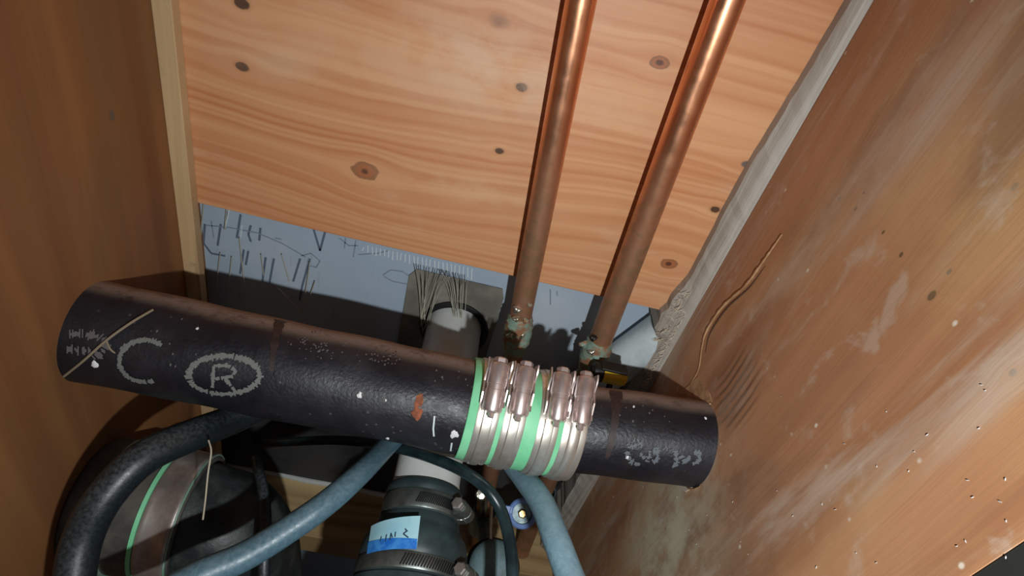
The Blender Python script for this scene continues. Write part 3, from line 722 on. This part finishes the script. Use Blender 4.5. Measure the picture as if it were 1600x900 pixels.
MB().lathe(c0 - ced * .0122, ced, [(0, RB), (0, RB + .0022), (.002, RB + .0026), (.0035, RB + .0022), (.020, RB + .0022), (.0215, RB + .0028), (.0235, RB + .0022), (.0235, RB)], 96, caps=False).build('steel_band', M['steel_grey'], cs)
MB().lathe(c0 + ced * .0116, ced, [(0, RB), (0, RB + .0024), (.0013, RB + .0024), (.0013, RB)], 80, caps=False).build('pale_edge', M['green_dull'], cs)
MB().lathe(c0 - ced * .052, ced, [(0, RB), (0, RB + .003), (.014, RB + .003), (.014, RB)], 80, caps=False).build('green_edge', M['green_dull'], cs)
# strap hanging over the elbow
st = MB().tube(spline([Pd(400, 718, .52), Pd(404, 736, .48), Pd(410, 760, .462), Pd(415, 800, .445), Pd(414, 850, .43), Pd(412, 910, .42), Pd(412, 990, .40)], 8), .0042, 14).build('thin_hose', M['hose_black'])
tag(st, 'thin black hose hanging down over the middle of the black elbow', 'hose')

# ------------------------------------------------------------------ hoses
def hose_obj(name, pts_, rad, m, lab, cat='hose', n=10):
    s_ = spline([Pd(*p_) for p_ in pts_], n)
    if hasattr(rad, '__len__'):
        rad = [rad[0] + (rad[1] - rad[0]) * i / (len(s_) - 1) for i in range(len(s_))]
    o = MB().tube(s_, rad, 24).build(name, M[m]); return tag(o, lab, cat)
hose_obj('rubber_hose', [(108, 990, .36), (116, 905, .365), (130, 840, .37), (165, 775, .375), (225, 715, .39), (300, 680, .42), (365, 655, .465), (430, 628, .50), (500, 622, .54), (560, 640, .62), (575, 650, .725)], .0118, 'hose_black', 'thick black hose arching over the steel-banded elbow at lower left')
hose_obj('rubber_hose', [(180, 975, .345), (300, 905, .36), (380, 870, .375), (450, 828, .39), (510, 786, .405), (560, 742, .43), (601, 700, .478), (622, 676, .508), (616, 652, .54), (598, 634, .58), (590, 622, .63), (587, 618, .69)], (.0098, .0074), 'hose_blue', 'blue-grey hose running from bottom left up under the long black pipe')
hose_obj('rubber_hose', [(925, 985, .36), (892, 905, .39), (868, 840, .415), (846, 785, .45), (818, 745, .490), (797, 715, .522), (795, 685, .54), (815, 650, .58), (845, 627, .63), (848, 625, .685)], .0100, 'hose_pale', 'pale blue-grey hose coming down below the steel clamps at right')
hose_obj('cable', [(800, 990, .39), (801, 905, .405), (797, 850, .42), (784, 800, .435), (762, 765, .44), (725, 737, .450), (680, 717, .468), (630, 702, .50), (580, 692, .538), (520, 688, .562), (460, 690, .59), (420, 692, .66), (400, 690, .765)], .0046, 'cable', 'thin dark teal cable arching over the white pipe above the rubber reducer', 'cable')

# ------------------------------------------------------------------ valves on the copper pipes
a, d = cop_axes[1]
vc = Pn(815, 800, .390)
v = thing('shutoff_valve', 'small grey shut-off valve with blue ring and brass screw, on the right-hand copper pipe', 'valve', axis_pt(a, d, vc[2] - H) )
top_d = nrm([-.1, -.62, .75])
MB().lathe(vc - top_d * .030, top_d, [(0, .005), (.004, .009), (.014, .0105), (.024, .0135), (.034, .015), (.036, .0145)], 36).build('valve_body', M['valve_grey'], v)
MB().lathe(vc + top_d * .006, top_d, [(0, .015), (0, .0172), (.008, .0172), (.0095, .0155), (.0085, .0118), (.004, .0115)], 40, caps=False).build('blue_ring', M['blue'], v)
MB().lathe(vc + top_d * .008, top_d, [(0, .0115), (.002, .0115)], 30).build('ring_floor', M['valve_grey'], v)
sc_ = MB().lathe(vc + top_d * .010, top_d, [(0, .005), (.004, .0055), (.006, .004)], 6).build('brass_screw', M['brass'], v, smooth=False)
MB().box(vc + top_d * .008 + np.array([-.018, 0, .002]), [np.array([1, 0, .1]), top_d, np.cross(np.array([1, 0, .1]), top_d)], [.006, .004, .0045]).build('ring_tab', M['blue'], v, bevel=.001)
pc = axis_pt(a, d, vc[2] - H - .02)
MB().tube([vc - top_d * .024, pc], .008, 20).build('valve_stem', M['valve_grey'], v)
MB().lathe(pc + np.array([0, 0, .02]), [0, 0, -1], [(0, .0125), (0, .0145), (.012, .0150), (.028, .015), (.040, .0145), (.040, .0125)], 32, caps=False).build('pipe_socket', M['valve_grey'], v)
a, d = cop_axes[0]
v = thing('shutoff_valve', 'grey valve with round dusty handle between the rubber reducer and the cable', 'valve', axis_pt(a, d, -.75))
hc = Pd(771, 884, .545); hd = nrm(O3 + np.array([.05, .1, -.1]) - hc)
MB().lathe(hc - hd * .012, hd, [(0, .019), (.004, .0225), (.012, .0235), (.017, .0225), (.021, .018), (.024, .010), (.0245, .001)], 48).build('round_handle', M['dusty_grey'], v)
MB().lathe(hc - hd * .026, hd, [(0, .016), (.004, .0265), (.013, .0265), (.015, .023)], 40).build('handle_skirt', M['black'], v)
e0 = axis_pt(a, d, -.70)
MB().tube([hc - hd * .02, (hc - hd * .02) * .4 + e0 * .6, e0], .009, 24).build('valve_stem', M['valve_grey'], v)
MB().lathe(e0 + np.array([0, 0, .024]), [0, 0, -1], [(0, .0115), (0, .0150), (.012, .0158), (.040, .0158), (.048, .014), (.048, .0115)], 32, caps=False).build('valve_body', M['valve_grey'], v)
c = Pd(752, 772, .56); MB().lathe(c, nrm(O3 - c), [(0, .006), (.003, .0062), (.0065, .0045), (.007, .001)], 12).build('bolt_head', M['solder'], v)
MB().tube([c, c + np.array([.003, .02, -.012]), e0 + np.array([0, 0, .012])], .0048, 12).build('bolt_shank', M['valve_grey'], v)
MB().tube([Pd(768, 786, .59), Pd(766, 835, .57), hc - hd * .014], .0017, 10).build('steel_rod', M['steel'], v)

# ------------------------------------------------------------------ yellow-tipped plug behind the right pipe
yc = Pd(955, 586, .548)
y = thing('connector_plug', 'black plug with a yellow rim behind the right-hand black pipe', 'plug', yc)
ax = nrm(Pd(975, 590, .548) - Pd(925, 579, .548)); up = nrm(np.cross(ax, np.array([0, 1, 0])))
MB().tube([yc - ax * .020, yc - ax * .017, yc - ax * .009, yc - ax * .008], [.006, .0094, .0094, .0085], 28).build('plug_body', M['black'], y)
MB().tube([yc - ax * .0085, yc - ax * .008, yc + ax * .0105, yc + ax * .0140, yc + ax * .0150], [.0070, .0086, .0086, .0072, .004], 28).build('yellow_rim', M['yellow'], y)
MB().box(yc + np.array([0, .001, .0088]), [ax, np.array([0, 1., 0]), np.cross(ax, [0, 1., 0])], [.0125, .006, .0014]).build('top_rib', M['black'], y, bevel=.0006)
MB().tube(spline([yc + ax * .002 + np.array([0, 0, -.006]), yc + ax * .006 + np.array([0, .0, -.03]), yc + np.array([.02, .02, -.06]), np.array([yc[0] + .032, .4715, yc[2] - .08])], 6), .003, 12).build('lead', M['black'], y)

# ------------------------------------------------------------------ cobwebs, threads
def strands(name, segs, r, m, lab, cat='cobweb'):
    mb = MB()
    for s_ in segs: mb.tube(spline(s_, 5), r, 5)
    o = mb.build(name, M[m]); tag(o, lab, cat); o['kind'] = 'stuff'; return o
sg = []
for i in range(13):
    x = 650 + i * 4.3 + rnd.uniform(-1.5, 1.5)
    e = (660 + rnd.uniform(-3, 6), 500 + rnd.uniform(-8, 24)); s0 = Pn(x, 400 + (x - 560) * .23, .4445)
    sg.append([s0, Pn((x * .6 + e[0] * .4), 455, .458), Pn(*e, .462)])
for i in range(13):
    x = 690 + i * 3.4 + rnd.uniform(-1, 1); e = (708 + rnd.uniform(-3, 5) + i * 1.2, 470 + rnd.uniform(0, 46)); s0 = Pn(x, 400 + (x - 560) * .23, .4445)
    sg.append([s0, Pn(x * .5 + e[0] * .5, 450, .457), Pn(*e, .460)])
strands('cobweb', sg, .00038, 'web', 'fan of pale cobweb strands hanging in front of the grey-brown plate')
sg = [[Pn(*p_, .468) for p_ in s_] for s_ in [[(344, 396), (340, 430), (339, 448)], [(362, 402), (359, 430), (356, 450)], [(374, 372), (379, 420), (382, 442)], [(408, 398), (412, 430)],
      [(434, 450), (452, 468), (472, 488)], [(484, 410), (478, 452), (470, 492)], [(492, 440), (482, 468), (470, 492)], [(354, 326), (351, 360)], [(318, 318), (313, 375)], [(440, 398), (452, 440)]]]
strands('cobweb', sg, .00055, 'web', 'loose pale cobweb threads on the board wall above the long pipe at left')
st_ = [cL.at(239, 484, cL.r + .0012), cL.at(205, 504, cL.r + .003), cL.at(166, 532, cL.r + .003), cL.at(130, 564, cL.r + .0026), cL.at(100, 588, cL.r + .0018)]
gs = thing('grass_stalk', 'dry grass stalk lying slantwise across the left end of the long pipe', 'stalk', st_[2])
MB().tube(spline(st_, 6), .0009, 8).build('stem', M['twig'], gs)
MB().tube(spline([st_[2], cL.at(172, 545, cL.r + .003), cL.at(180, 552, cL.r + .0014)], 5), [.0007] * 10 + [.0003], 6).build('side_shoot', M['twig'], gs)
o = MB().tube(spline([Pd(326, 688, .405), Pd(330, 706, .40), Pd(325, 740, .395), Pd(321, 780, .388), Pd(317, 812, .38)], 6), .00055, 6).build('thread', M['thread'])
tag(o, 'fine pale thread hanging in front of the black elbow', 'thread')

for ob in bpy.data.objects:
    for key in ('_o',):
        if key in ob: del ob[key]
